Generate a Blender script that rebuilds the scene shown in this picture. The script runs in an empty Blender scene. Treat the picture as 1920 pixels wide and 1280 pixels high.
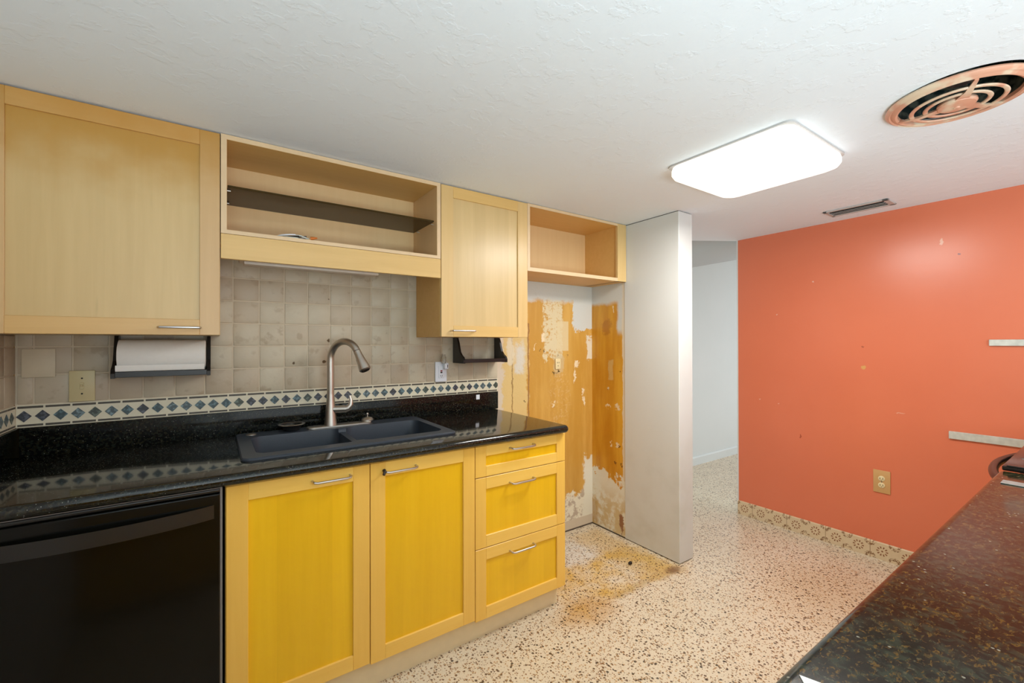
import bpy, bmesh, math, random
from mathutils import Vector, Matrix
random.seed(7)
S = bpy.context.scene
COL = S.collection

# ------------------------------------------------------------ camera, world, exposure
F_PX = 810.86
cam_d = bpy.data.cameras.new('camera'); cam = bpy.data.objects.new('camera', cam_d); COL.objects.link(cam)
cam_d.sensor_width = 36.0; cam_d.lens = F_PX / 1920 * 36.0; cam_d.clip_start = 0.02
yaw, pit, rol = math.radians(55.336), math.radians(0.205), math.radians(-0.119)
R0 = Vector((math.sin(yaw), -math.cos(yaw), 0)); F0 = Vector((math.cos(yaw), math.sin(yaw), 0)); Z0 = Vector((0, 0, 1))
FW = F0 * math.cos(pit) + Z0 * math.sin(pit); D0 = -(-F0 * math.sin(pit) + Z0 * math.cos(pit))
RR = R0 * math.cos(rol) - D0 * math.sin(rol); DD = R0 * math.sin(rol) + D0 * math.cos(rol)
m = Matrix((RR, -DD, -FW)).transposed().to_4x4(); m.translation = Vector((0, 0, 1.32))
cam.matrix_world = m
S.camera = cam
S.view_settings.view_transform = 'Standard'; S.view_settings.look = 'None'
S.view_settings.gamma = 1.0; S.view_settings.use_curve_mapping = False
S.view_settings.exposure = 0.36
W = bpy.data.worlds.new('daylight'); S.world = W; W.use_nodes = True
W.node_tree.nodes['Background'].inputs[0].default_value = (0.90, 0.97, 1.0, 1)
W.node_tree.nodes['Background'].inputs[1].default_value = 1.2

def area(name, loc, target, sx, sy, power, col):
    l = bpy.data.lights.new(name, 'AREA'); l.shape = 'RECTANGLE'; l.size = sx; l.size_y = sy; l.energy = power; l.color = col
    o = bpy.data.objects.new(name, l); COL.objects.link(o); o.location = loc
    o.rotation_euler = (Vector(target) - Vector(loc)).to_track_quat('-Z', 'Y').to_euler(); return o
area('window_daylight', (0.9, -2.6, 1.35), (1.3, 2.0, 1.5), 2.6, 1.6, 13, (0.88, 0.97, 1.0))
area('ceiling_fill', (0.15, -1.5, 0.40), (0.1, 0.5, 2.1), 1.9, 1.0, 72, (0.74, 0.93, 1.0))  # unseen fill added to brighten the ceiling from below, no real source there
LAMP = .86

# ------------------------------------------------------------ node helper
class NT:
    def __init__(s, name, rough=0.5, metal=0.0, spec=0.5):
        s.m = bpy.data.materials.new(name); s.m.use_nodes = True; s.t = s.m.node_tree
        s.b = s.t.nodes['Principled BSDF']
        s.b.inputs['Roughness'].default_value = rough; s.b.inputs['Metallic'].default_value = metal
        s.b.inputs['Specular IOR Level'].default_value = spec
        s._c = None
    def n(s, ty, **kw):
        x = s.t.nodes.new(ty)
        for k, v in kw.items(): setattr(x, k, v)
        return x
    def put(s, sock, v):
        if isinstance(v, bpy.types.NodeSocket): s.t.links.new(v, sock)
        elif isinstance(v, (tuple, list)) and len(v) == 3 and sock.type == 'RGBA': sock.default_value = (*v, 1)
        else: sock.default_value = v
    def co(s):
        if s._c is None: s._c = s.n('ShaderNodeTexCoord').outputs['Object']
        return s._c
    def mul(s, vec, sc, off=(0, 0, 0)):
        x = s.n('ShaderNodeMapping'); s.put(x.inputs['Vector'], vec); x.inputs['Scale'].default_value = sc; x.inputs['Location'].default_value = off
        return x.outputs[0]
    def noise(s, sc, vec=None, det=3, rough=0.5, dist=0, color=False):
        x = s.n('ShaderNodeTexNoise'); s.put(x.inputs['Vector'], vec if vec is not None else s.co())
        x.inputs['Scale'].default_value = sc; x.inputs['Detail'].default_value = det; x.inputs['Roughness'].default_value = rough; x.inputs['Distortion'].default_value = dist
        return x.outputs['Color' if color else 'Fac']
    def voro(s, sc, vec=None, out='Color', feat='F1'):
        x = s.n('ShaderNodeTexVoronoi', feature=feat); s.put(x.inputs['Vector'], vec if vec is not None else s.co())
        x.inputs['Scale'].default_value = sc; return x.outputs[out]
    def ma(s, op, a, b=0.0, c=None, clamp=False):
        x = s.n('ShaderNodeMath', operation=op, use_clamp=clamp); s.put(x.inputs[0], a); s.put(x.inputs[1], b)
        if c is not None: s.put(x.inputs[2], c)
        return x.outputs[0]
    def vm(s, op, a, b=None, out=0):
        x = s.n('ShaderNodeVectorMath', operation=op); s.put(x.inputs[0], a)
        if b is not None: s.put(x.inputs[1], b)
        return x.outputs[out]
    def sep(s, v):
        x = s.n('ShaderNodeSeparateXYZ'); s.put(x.inputs[0], v); return x.outputs
    def ss(s, v, a, b):      # smooth step 0..1 from a to b
        x = s.n('ShaderNodeMapRange', interpolation_type='SMOOTHSTEP'); s.put(x.inputs[0], v)
        x.inputs[1].default_value = a; x.inputs[2].default_value = b; return x.outputs[0]
    def mix(s, f, a, b):
        x = s.n('ShaderNodeMix', data_type='RGBA'); s.put(x.inputs[0], f); s.put(x.inputs[6], a); s.put(x.inputs[7], b); return x.outputs[2]
    def box(s, X, Z, x0, x1, z0, z1, e=0.012):
        r = s.ma('MULTIPLY', s.ss(X, x0 - e, x0 + e), s.ss(X, x1 + e, x1 - e))
        return s.ma('MULTIPLY', r, s.ma('MULTIPLY', s.ss(Z, z0 - e, z0 + e), s.ss(Z, z1 + e, z1 - e)))
    def dot(s, X, Z, x, z, rx, rz, e=0.25):
        a = s.ma('DIVIDE', s.ma('SUBTRACT', X, x), rx); b = s.ma('DIVIDE', s.ma('SUBTRACT', Z, z), rz)
        d = s.ma('SQRT', s.ma('ADD', s.ma('MULTIPLY', a, a), s.ma('MULTIPLY', b, b)))
        return s.ss(d, 1 + e, 1 - e)
    def bump(s, h, st=0.3, dist=0.002):
        x = s.n('ShaderNodeBump'); x.inputs['Strength'].default_value = st; x.inputs['Distance'].default_value = dist
        s.put(x.inputs['Height'], h); s.t.links.new(x.outputs[0], s.b.inputs['Normal'])
    def col(s, c): s.put(s.b.inputs['Base Color'], c); return s.m

def plain(name, c, rough=0.5, metal=0.0, var=0.06, sc=30, spec=0.5):
    a = NT(name, rough, metal, spec)
    f = a.noise(sc, det=2)
    return a.col(a.mix(f, tuple(x * (1 - var) for x in c), tuple(min(1, x * (1 + var)) for x in c)))

def wood(name, c1, c2, axis='z', strips=0.0, rough=0.32, stain=None):
    a = NT(name, rough)
    g = {'z': (1, 1, .05), 'x': (.05, 1, 1), 'y': (1, .05, 1)}[axis]
    v = a.mul(a.co(), g)
    f = a.noise(38, v, 4, .6, .4)
    big = a.noise(2.6, a.mul(a.co(), tuple(.3 if k < 1 else 1 for k in g)), 2)
    f = a.ma('MULTIPLY_ADD', f, .55, a.ma('MULTIPLY', big, .45), clamp=True)
    f = a.ss(f, .2, .85)
    c = a.mix(f, c1, c2)
    if strips:
        X = a.sep(a.co())[0]
        wn = a.n('ShaderNodeTexWhiteNoise', noise_dimensions='1D')
        a.put(wn.inputs['W'], a.ma('FLOOR', a.ma('DIVIDE', X, strips)))
        c = a.mix(a.ma('MULTIPLY', wn.outputs[0], .30), c, tuple(x * .84 for x in c1))
    if stain:
        X, Y, Z = a.sep(a.co())
        st = a.ma('MULTIPLY', a.ss(a.ma('ADD', Z, a.ma('MULTIPLY', a.noise(9), .22)), stain[0], stain[1]), .85)
        c = a.mix(st, c, stain[2])
    k = a.noise(1.0, a.mul(a.co(), tuple(60 * x if x < 1 else 26 for x in g)), 2)
    c = a.mix(a.ma('MULTIPLY', a.ss(k, .72, .80), .35), c, tuple(x * .55 for x in c1))
    a.bump(f, .06, .001)
    return a.col(c)

def granite(name, base, fl1, fl2, sc, thr, rough=.07):
    a = NT(name, rough, 0, .5)
    v = a.vm('ADD', a.co(), a.vm('SCALE', a.noise(sc * .6, color=True), None))
    v = a.n('ShaderNodeVectorMath', operation='MULTIPLY_ADD'); a.put(v.inputs[0], a.noise(sc * .5, color=True)); v.inputs[1].default_value = (.012, .012, .012); a.put(v.inputs[2], a.co()); v = v.outputs[0]
    r = a.sep(a.voro(sc, v)); 
    c = a.mix(a.ma('MULTIPLY', a.ss(r[0], thr, thr + .12), a.noise(sc * 2)), base, fl1)
    c = a.mix(a.ma('MULTIPLY', a.ss(r[1], thr + .05, thr + .15), .8), c, fl2)
    r2 = a.sep(a.voro(sc * 2.6)); s2 = a.voro(sc * 2.6, out='Distance')
    c = a.mix(a.ma('MULTIPLY', a.ma('GREATER_THAN', r2[2], .985), a.ma('LESS_THAN', s2, .4)), c, (.30, .30, .27))
    return a.col(c)

M = {}
# woods: the base fronts are yellower, the wall cabinets are paler
M['up_v'] = wood('maple_upright', (.66, .44, .175), (.76, .53, .24), 'z')
M['up_h'] = wood('maple_rail', (.66, .42, .14), (.78, .52, .20), 'x')
M['up_p'] = wood('maple_panel', (.64, .455, .205), (.77, .565, .28), 'z', .074)
M['up_ps'] = wood('maple_panel_stained', (.61, .425, .185), (.72, .52, .245), 'z', .074, stain=(1.90, 2.16, (.50, .25, .03)))
M['up_vs'] = wood('maple_upright_stained', (.60, .38, .17), (.70, .47, .22), 'z', stain=(1.98, 2.22, (.50, .25, .04)))
M['up_hs'] = wood('maple_rail_stained', (.62, .37, .13), (.72, .46, .18), 'x', stain=(1.95, 2.35, (.52, .24, .03)))
M['lo_v'] = wood('maple_base_upright', (.84, .50, .085), (.93, .59, .13), 'z')
M['lo_h'] = wood('maple_base_rail', (.86, .52, .09), (.95, .63, .15), 'x')
M['lo_p'] = wood('maple_base_panel', (.84, .475, .006), (.95, .585, .018), 'z', .088)
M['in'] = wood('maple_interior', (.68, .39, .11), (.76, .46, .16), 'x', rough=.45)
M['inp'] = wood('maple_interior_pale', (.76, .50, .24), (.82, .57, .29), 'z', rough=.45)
M['edge'] = plain('edge_banding', (.74, .54, .32), .4)
M['toe'] = plain('toe_kick_paint', (.86, .74, .50), .5)
M['granite'] = granite('black_granite', (.004, .0045, .004), (.035, .030, .014), (.016, .020, .015), 170, .70)
M['granite_up'] = granite('black_granite_upstand', (.004, .0045, .004), (.030, .026, .012), (.014, .018, .013), 170, .72, .12); M['granite_up'].node_tree.nodes['Principled BSDF'].inputs['Specular IOR Level'].default_value = .22
a = NT('flecked_granite', .12, 0, .32)
v = a.mul(a.co(), (1, 1.6, 1)); g1 = a.noise(100, v, 5, .66, .8); g2 = a.noise(52, a.mul(a.co(), (1.5, 1, 1), (3, 5, 1)), 5, .65, .5); g3 = a.noise(120, a.mul(a.co(), (1, 1, 1), (9, 2, 4)), 4, .6)
c = a.mix(a.ss(g2, .48, .60), (.005, .006, .003), (.024, .032, .018))
c = a.mix(a.ss(g1, .52, .66), c, (.115, .062, .012))
c = a.mix(a.ma('MULTIPLY', a.ss(g3, .62, .72), .7), c, (.10, .085, .045))
vr = a.sep(a.voro(150)); c = a.mix(a.ma('MULTIPLY', a.ma('GREATER_THAN', vr[2], .992), a.ss(a.voro(150, out='Distance'), .36, .2)), c, (.26, .24, .18))
M['granite2'] = a.col(c)
M['sink'] = plain('slate_composite', (.032, .041, .056), .42, var=.25, sc=300)
M['nickel'] = plain('brushed_nickel', (.58, .54, .49), .36, 1.0)
M['steel'] = plain('satin_steel', (.62, .60, .60), .3, 1.0)
M['blackgloss'] = plain('black_gloss', (.004, .004, .003), .14, spec=.22)
M['blackhandle'] = plain('black_plastic', (.010, .010, .010), .3)
M['grey_trim'] = plain('grey_trim', (.22, .21, .21), .4)
M['blackwood'] = plain('black_painted_wood', (.008, .007, .007), .3)
M['paper'] = plain('paper_towel', (.86, .84, .80), .9, var=.03, sc=80)
M['almond'] = plain('almond_plastic', (.66, .55, .30), .4, var=.02)
M['tan'] = plain('tan_plastic', (.62, .36, .14), .4, var=.02)
M['cream'] = plain('cream_plastic', (.80, .66, .38), .4, var=.02)
M['white'] = plain('white_plastic', (.80, .82, .88), .35, var=.02)
M['lightbody'] = plain('beige_plastic', (.62, .54, .46), .45, var=.04)  # beige tone, duller than the other white plastic
M['dark'] = plain('dark_slot', (.02, .012, .006), .6)
M['red'] = plain('red_button', (.30, .02, .03), .4)
M['gap'] = plain('dark_gap', (.03, .02, .012), .8)
M['orange_plastic'] = plain('orange_plastic', (.62, .16, .01), .4)
a = NT('salmon_paint', .4); M['salmon'] = a.col(a.mix(a.ss(a.noise(14, det=3), .46, .6), (.66, .33, .22), (.72, .55, .40)))
M['galv'] = plain('worn_metal', (.62, .62, .56), .45, .3, var=.25, sc=40)
M['strip'] = plain('dull_metal', (.30, .29, .27), .5, .3, var=.3, sc=60)
M['vent'] = plain('vent_enamel', (.50, .47, .45), .45)
M['ventdark'] = plain('vent_dark', (.06, .055, .05), .7)

a = NT('smoked_glass', .18); M['glass'] = a.col((.050, .029, .007)); a.b.inputs['Specular IOR Level'].default_value = .12
a = NT('clear_plastic', .15); M['clear'] = a.col((.85, .8, .7)); a.b.inputs['Transmission Weight'].default_value = .8
a = NT('cooktop_glass', .05); M['cooktop'] = a.col(a.mix(a.noise(60), (.012, .008, .007), (.02, .014, .012)))

# lamp diffuser
a = NT('lamp_diffuser', .4); a.b.inputs['Emission Color'].default_value = (1.0, .97, .91, 1); a.b.inputs['Emission Strength'].default_value = LAMP
M['lamp'] = a.col((.85, .84, .80))

# ceiling
a = NT('ceiling_paint', .75)
h = a.ss(a.noise(16, det=5, rough=.62), .52, .60); h2 = a.noise(90, det=2)
a.bump(a.ma('ADD', h, a.ma('MULTIPLY', h2, .25)), .22, .003)
M['ceiling'] = a.col(a.mix(a.noise(1.3), (.82, .875, .93), (.85, .90, .95)))
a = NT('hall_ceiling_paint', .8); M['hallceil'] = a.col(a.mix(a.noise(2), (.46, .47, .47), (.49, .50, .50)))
a = NT('white_wall_paint', .5)
X, Y, Z = a.sep(a.co())
low = a.ma('MULTIPLY', a.ss(Z, 1.0, .1), a.ss(a.noise(5, det=4), .42, .7))
M['whitewall'] = a.col(a.mix(a.ma('MULTIPLY', low, .5), a.mix(a.noise(3), (.66, .67, .65), (.71, .71, .69)), (.52, .51, .44)))
a = NT('far_wall_paint', .6); M['farwall'] = a.col(a.mix(a.noise(2.2), (.62, .68, .67), (.68, .73, .72)))

# orange wall with chips
a = NT('coral_wall_paint', .28)
X, Y, Z = a.sep(a.co())
nz = a.noise(60, det=3, color=True); n3 = a.sep(nz)
Yd = a.ma('MULTIPLY_ADD', n3[0], .02, a.ma('ADD', Y, -.01)); Zd = a.ma('MULTIPLY_ADD', n3[1], .02, a.ma('ADD', Z, -.01))
c = a.mix(a.noise(2.4, det=3), (.70, .175, .085), (.76, .205, .105))
for (y, z, ry, rz, cc) in [(.976, 1.165, .012, .012, (.70, .36, .12)), (.621, 1.881, .008, .02, (.80, .42, .30)), (1.25, 1.73, .006, .006, (.80, .5, .42)),
                           (1.48, 1.52, .005, .005, (.8, .5, .42)), (.80, .90, .02, .003, (.78, .36, .25)), (1.33, .67, .004, .014, (.40, .07, .03)),
                           (1.60, .90, .006, .005, (.8, .4, .3)), (1.47, .88, .006, .005, (.8, .4, .3)), (.98, 1.29, .006, .004, (.45, .10, .05)), (.55, 1.80, .004, .004, (.3, .1, .1))]:
    c = a.mix(a.dot(Yd, Zd, y, z, ry, rz), c, cc)
a.bump(a.noise(45, det=4), .1, .002)
M['orange'] = a.col(c)

# scraped wall: ochre board with torn cream paper and white paint
def scraped(name, mode):
    a = NT(name, .35)
    X, Y, Z = a.sep(a.co())
    H = X if mode == 'back' else Y
    nz = a.sep(a.noise(14, det=6, rough=.65, color=True))
    nf = a.sep(a.noise(70, det=4, rough=.6, color=True))
    Hd = a.ma('ADD', H, a.ma('MULTIPLY_ADD', nz[0], .10, a.ma('MULTIPLY_ADD', nf[0], .03, -.065)))
    Zd = a.ma('ADD', Z, a.ma('MULTIPLY_ADD', nz[1], .20, a.ma('MULTIPLY_ADD', nf[1], .05, -.125)))
    streak = a.noise(9, a.mul(a.co(), (1, 1, .15)), 4, .6)
    white = (.64, .65, .62); cream = (.72, .60, .38)
    if mode == 'back':
        c = a.mix(a.ss(streak, .35, .7), (.58, .30, .05), (.70, .405, .10))
        c = a.mix(a.box(Hd, Zd, 1.40, 1.70, .6, 1.5, .01), c, (.72, .52, .22))                      # pale yellow strip by the counter
        c = a.mix(a.box(a.ma('ADD', H, a.ma('MULTIPLY_ADD', nz[2], .03, -.015)), Z, 1.698, 1.708, .7, 1.45, .004), c, (.33, .15, .05))
        c = a.mix(a.box(a.ma('ADD', H, a.ma('MULTIPLY_ADD', nz[1], .05, -.025)), Z, 1.573, 1.580, .7, 1.4, .003), c, (.34, .20, .07))
        c = a.mix(a.box(Hd, Zd, 1.60, 1.67, 1.12, 1.32, .02), c, (.70, .65, .56))
        c = a.mix(a.ma('MULTIPLY', a.box(Hd, Zd, 1.40, 1.505, .86, 1.42, .008), .85), c, (.70, .60, .50))
        c = a.mix(a.ma('MULTIPLY', a.dot(Hd, Zd, 1.56, 1.27, .03, .10), .9), c, (.76, .66, .48))
        c = a.mix(a.ma('MULTIPLY', a.box(Hd, Zd, 1.835, 2.00, 1.20, 1.66, .006), a.ss(a.ma('MULTIPLY_ADD', nf[2], .5, a.ma('MULTIPLY', nz[2], .5)), .38, .50)), c, cream)
        c = a.mix(a.ma('MULTIPLY', a.box(H, Z, 1.95, 2.055, 1.265, 1.47, .003), .8), c, (.74, .60, .36))
        c = a.mix(a.ma('MULTIPLY', a.dot(Hd, Zd, 1.97, 1.17, .05, .09), .6), c, (.62, .50, .30))
        c = a.mix(a.ma('MULTIPLY', a.dot(Hd, Zd, 1.97, .93, .10, .20), a.ma('MULTIPLY', a.ss(nf[2], .52, .66), .5)), c, (.74, .50, .26))
        wmask = a.ma('GREATER_THAN', a.ma('ADD', Z, a.ma('MULTIPLY_ADD', nz[1], .10, -.05)), 1.60)
        c = a.mix(a.ss(a.ma('ADD', Z, a.ma('MULTIPLY_ADD', nz[0], .09, -.045)), 1.585, 1.625), c, white)
        c = a.mix(a.box(Hd, Zd, 2.10, 2.40, 1.42, 1.75, .006), c, white)
        c = a.mix(a.box(Hd, Zd, 2.235, 2.40, 1.20, 1.36, .006), c, (.76, .68, .54))
        for (x, z, rx, rz) in [(2.135, 1.16, .022, .022), (2.115, 1.09, .008, .04), (2.19, .97, .012, .025), (2.20, .90, .008, .035), (1.83, 1.36, .014, .03), (1.76, 1.30, .006, .02), (1.92, .92, .014, .010)]:
            c = a.mix(a.dot(Hd, Zd, x, z, rx, rz), c, (.84, .68, .46))
        for (x, z, r) in [(1.80, 1.27, .007), (1.84, 1.255, .007), (1.955, 1.12, .014), (1.915, 1.12, .007), (1.955, 1.24, .005), (2.04, 1.235, .005), (1.93, .91, .006), (1.67, .93, .006)]:
            c = a.mix(a.dot(Hd, Zd, x, z, r, r), c, (.10, .06, .02))
        base = a.ss(a.ma('ADD', Z, a.ma('MULTIPLY', nz[0], .34)), .44, .40)
        c = a.mix(base, c, a.mix(a.ss(a.ma('ADD', nz[2], a.ma('MULTIPLY_ADD', nf[0], .3, -.15)), .44, .52), (.50, .41, .32), (.80, .74, .60)))
        c = a.mix(a.box(Hd, Zd, 2.20, 2.42, -.2, .50, .01), c, (.78, .74, .62))
        c = a.mix(a.ss(Z, .075, .07), c, (.62, .52, .40))
        c = a.mix(a.ss(Z, .014, .006), c, (.06, .04, .03))
        # plain painted wall left of the tile end is hidden behind cabinets
    else:
        c = a.mix(a.ss(streak, .3, .7), (.56, .24, .012), (.72, .38, .035))
        c = a.mix(a.ma('MULTIPLY', a.dot(Hd, Zd, 2.13, 1.44, .05, .06), .5), c, (.36, .12, .01))
        Zs = a.ma('ADD', Z, a.ma('MULTIPLY_ADD', nz[0], .05, -.025)); Ys = a.ma('ADD', Y, a.ma('MULTIPLY_ADD', nz[1], .035, -.018))
        c = a.mix(a.ss(Zs, 1.575, 1.615), c, white)
        c = a.mix(a.ma('MULTIPLY', a.ss(Ys, 2.045, 2.015), a.ss(Z, 1.36, 1.42)), c, white)
        c = a.mix(a.ma('MULTIPLY', a.ss(Ys, 1.992, 1.984), .9), c, (.74, .66, .52))
        c = a.mix(a.ma('MULTIPLY', a.box(Ys, Zs, 2.07, 2.115, 1.06, 1.20, .006), .6), c, (.62, .46, .20))
        for (y, z, ry, rz) in [(2.12, .865, .03, .012), (2.03, .87, .03, .008), (2.12, .99, .012, .014), (2.03, .62, .012, .018), (2.09, .61, .008, .012), (2.07, 1.55, .008, .03)]:
            c = a.mix(a.dot(Hd, Zd, y, z, ry, rz), c, (.80, .66, .46))
        for (y, z, r) in [(2.125, .985, .008), (2.005, 1.12, .006), (2.02, .60, .007), (2.055, .505, .008), (2.0, .505, .009)]:
            c = a.mix(a.dot(Hd, Zd, y, z, r, r), c, (.14, .05, .01))
        lowz = a.ma('ADD', Z, a.ma('MULTIPLY_ADD', nz[0], .45, a.ma('MULTIPLY', a.ss(Y, 2.16, 2.0), .06)))
        c = a.mix(a.ss(lowz, .655, .635), c, a.mix(a.ma('MULTIPLY', a.ss(nz[2], .46, .60), a.ss(Z, .36, .16)), (.78, .76, .66), (.64, .50, .27)))
        c = a.mix(a.ma('MULTIPLY', a.box(Hd, Zd, 2.22, 2.30, .0, .20, .02), .7), c, (.50, .30, .08))
        c = a.mix(a.dot(Hd, Zd, 2.0, .10, .02, .06), c, (.30, .14, .06))
        c = a.mix(a.ss(Z, .014, .006), c, (.05, .035, .02))
    a.bump(a.ma('ADD', nz[0], a.ma('MULTIPLY', nf[0], .4)), .5, .004)
    return a.col(c)
M['scraped'] = scraped('scraped_back_wall', 'back')
M['scraped2'] = scraped('scraped_side_wall', 'side')

# terrazzo floor
a = NT('terrazzo', .30)
X, Y, Z = a.sep(a.co())
co2 = a.n('ShaderNodeVectorMath', operation='MULTIPLY_ADD'); a.put(co2.inputs[0], a.noise(90, color=True)); co2.inputs[1].default_value = (.008, .008, 0); a.put(co2.inputs[2], a.co()); co2 = co2.outputs[0]
c = a.mix(a.noise(2.0, det=3), (.64, .55, .40), (.75, .66, .51))
c = a.mix(a.ma('MULTIPLY', a.ss(a.noise(170, det=2), .48, .6), .5), c, (.82, .72, .56))
nz = a.sep(a.noise(5, det=5, rough=.65, color=True))
Xd = a.ma('ADD', X, a.ma('MULTIPLY_ADD', nz[0], .30, -.15)); Yd = a.ma('ADD', Y, a.ma('MULTIPLY_ADD', nz[1], .30, -.15))
st = a.box(Xd, Yd, 1.44, 2.24, 1.55, 1.93, .05)
c = a.mix(a.ma('MULTIPLY', st, a.ss(nz[2], .3, .65)), c, (.66, .42, .10))
c = a.mix(a.ma('MULTIPLY', a.dot(Xd, Yd, 1.52, 1.56, .16, .09, .6), .6), c, (.52, .28, .07))
c = a.mix(a.ma('MULTIPLY', a.box(a.ma('MULTIPLY_ADD', nz[2], .08, X), a.ma('MULTIPLY_ADD', nz[2], .06, Y), 1.75, 2.22, 1.555, 1.60, .02), .5), c, (.42, .26, .06))
c = a.mix(a.ma('MULTIPLY', a.dot(Xd, Yd, 1.85, 2.05, .20, .13, .5), .8), c, (.70, .68, .64))
c = a.mix(a.ma('MULTIPLY', a.box(Xd, Yd, 2.0, 2.26, 1.50, 2.2, .04), .55), c, (.60, .40, .14))
c = a.mix(a.ma('MULTIPLY', a.dot(X, Y, 2.20, 1.54, .05, .03, .6), .8), c, (.16, .07, .03))
c = a.mix(a.ma('MULTIPLY', a.dot(Xd, Yd, 2.7, .95, .35, .22, .7), .4), c, (.52, .32, .14))
for sc, thr, dd, cc in [(80, .76, .40, (.10, .042, .012)), (115, .68, .38, (.27, .13, .04)), (66, .91, .38, (.04, .025, .012)), (98, .74, .36, (.50, .30, .13)), (150, .8, .36, (.20, .11, .05))]:
    vc = a.n('ShaderNodeTexVoronoi', feature='F1'); a.put(vc.inputs['Vector'], a.mul(co2, (1, 1, 0), (sc * .37, sc * .11, 0))); vc.inputs['Scale'].default_value = sc
    r = a.sep(vc.outputs['Color'])
    c = a.mix(a.ma('MULTIPLY', a.ma('MULTIPLY', a.ma('GREATER_THAN', r[0], thr), a.ss(vc.outputs['Distance'], dd + .05, dd - .05)), .9), c, cc)
M['terrazzo'] = a.col(c)

# travertine tile, per tile tone
a = NT('travertine', .45)
g = a.n('ShaderNodeNewGeometry').outputs['Random Per Island']
c = a.mix(a.noise(14, det=5, rough=.6), (.54, .46, .33), (.66, .59, .45))
c = a.mix(a.ma('MULTIPLY', g, .65), c, (.47, .36, .25))
wn = a.n('ShaderNodeTexWhiteNoise', noise_dimensions='1D'); a.put(wn.inputs['W'], g)
c = a.mix(a.ma('MULTIPLY', a.ma('MULTIPLY', wn.outputs[0], a.ss(a.noise(22, det=3), .55, .68)), .6), c, (.36, .26, .16))
X, Y, Z = a.sep(a.co())
nn = a.sep(a.noise(60, det=2, color=True)); Xd = a.ma('MULTIPLY_ADD', nn[0], .014, X); Zd = a.ma('MULTIPLY_ADD', nn[1], .014, Z)
for (x, z, r) in [(.477, 1.342, .008), (.32, 1.234, .006), (.455, 1.236, .007), (.475, 1.545, .003)]:
    c = a.mix(a.dot(Xd, Zd, x, z, r, r), c, (.12, .07, .03))
a.bump(a.noise(40, det=5), .3, .003)
M['tile'] = a.col(c)
M['paletile'] = plain('pale_stone', (.66, .56, .40), .5, var=.1, sc=25)
M['grout'] = plain('grout', (.66, .56, .42), .8)
M['mos_cream'] = plain('mosaic_cream', (.72, .66, .50), .4, var=.08, sc=60)
for i, cc in enumerate([(.045, .075, .085), (.05, .065, .055), (.035, .04, .05), (.07, .10, .11)]):
    a = NT('mosaic_slate', .35); M['dia%d' % i] = a.col(a.mix(a.ss(a.noise(90, det=4), .45, .68), cc, tuple(min(1, x * 3.2) for x in cc)))
M['dash'] = plain('mosaic_bar', (.07, .06, .045), .4, var=.3, sc=90)

# decorative baseboard tile (little rosettes)
a = NT('rosette_tile', .4)
X, Y, Z = a.sep(a.co())
P = .118
fy = a.ma('SUBTRACT', a.ma('FRACT', a.ma('DIVIDE', Y, P)), .5); fz = a.ma('DIVIDE', a.ma('SUBTRACT', Z, .052), P)
rad = a.ma('SQRT', a.ma('ADD', a.ma('MULTIPLY', fy, fy), a.ma('MULTIPLY', fz, fz)))
ang = a.ma('ARCTAN2', fz, fy)
pet = a.ss(a.ma('COSINE', a.ma('MULTIPLY', ang, 10)), -.1, .3)
ring = a.ma('MULTIPLY', a.ss(rad, .13, .15), a.ss(rad, .25, .23))
c = a.mix(a.noise(30), (.66, .50, .30), (.74, .60, .40))
c = a.mix(a.ma('MULTIPLY', ring, pet), c, (.26, .10, .035))
c = a.mix(a.ss(rad, .05, .035), c, (.26, .10, .035))
fy2 = a.ma('SUBTRACT', .5, a.ma('ABSOLUTE', fy)); az = a.ma('SUBTRACT', .42, a.ma('ABSOLUTE', fz))
r2 = a.ma('SQRT', a.ma('ADD', a.ma('MULTIPLY', fy2, fy2), a.ma('MULTIPLY', az, az)))
c = a.mix(a.ma('MULTIPLY', a.ma('MULTIPLY', a.ss(r2, .27, .24), a.ss(r2, .10, .12)), a.ss(a.noise(150, det=2), .45, .55)), c, (.24, .12, .05))
c = a.mix(a.ma('GREATER_THAN', a.ma('ABSOLUTE', a.ma('SUBTRACT', a.ma('FRACT', a.ma('DIVIDE', Y, P * 2)), .5)), .494), c, (.30, .18, .09))
M['rosette'] = a.col(c)
a = NT('fan_duct', .5, .4)
M['duct'] = a.col(a.mix(a.ss(a.noise(35, det=5), .45, .65), (.018, .035, .035), (.16, .18, .15)))

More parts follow.
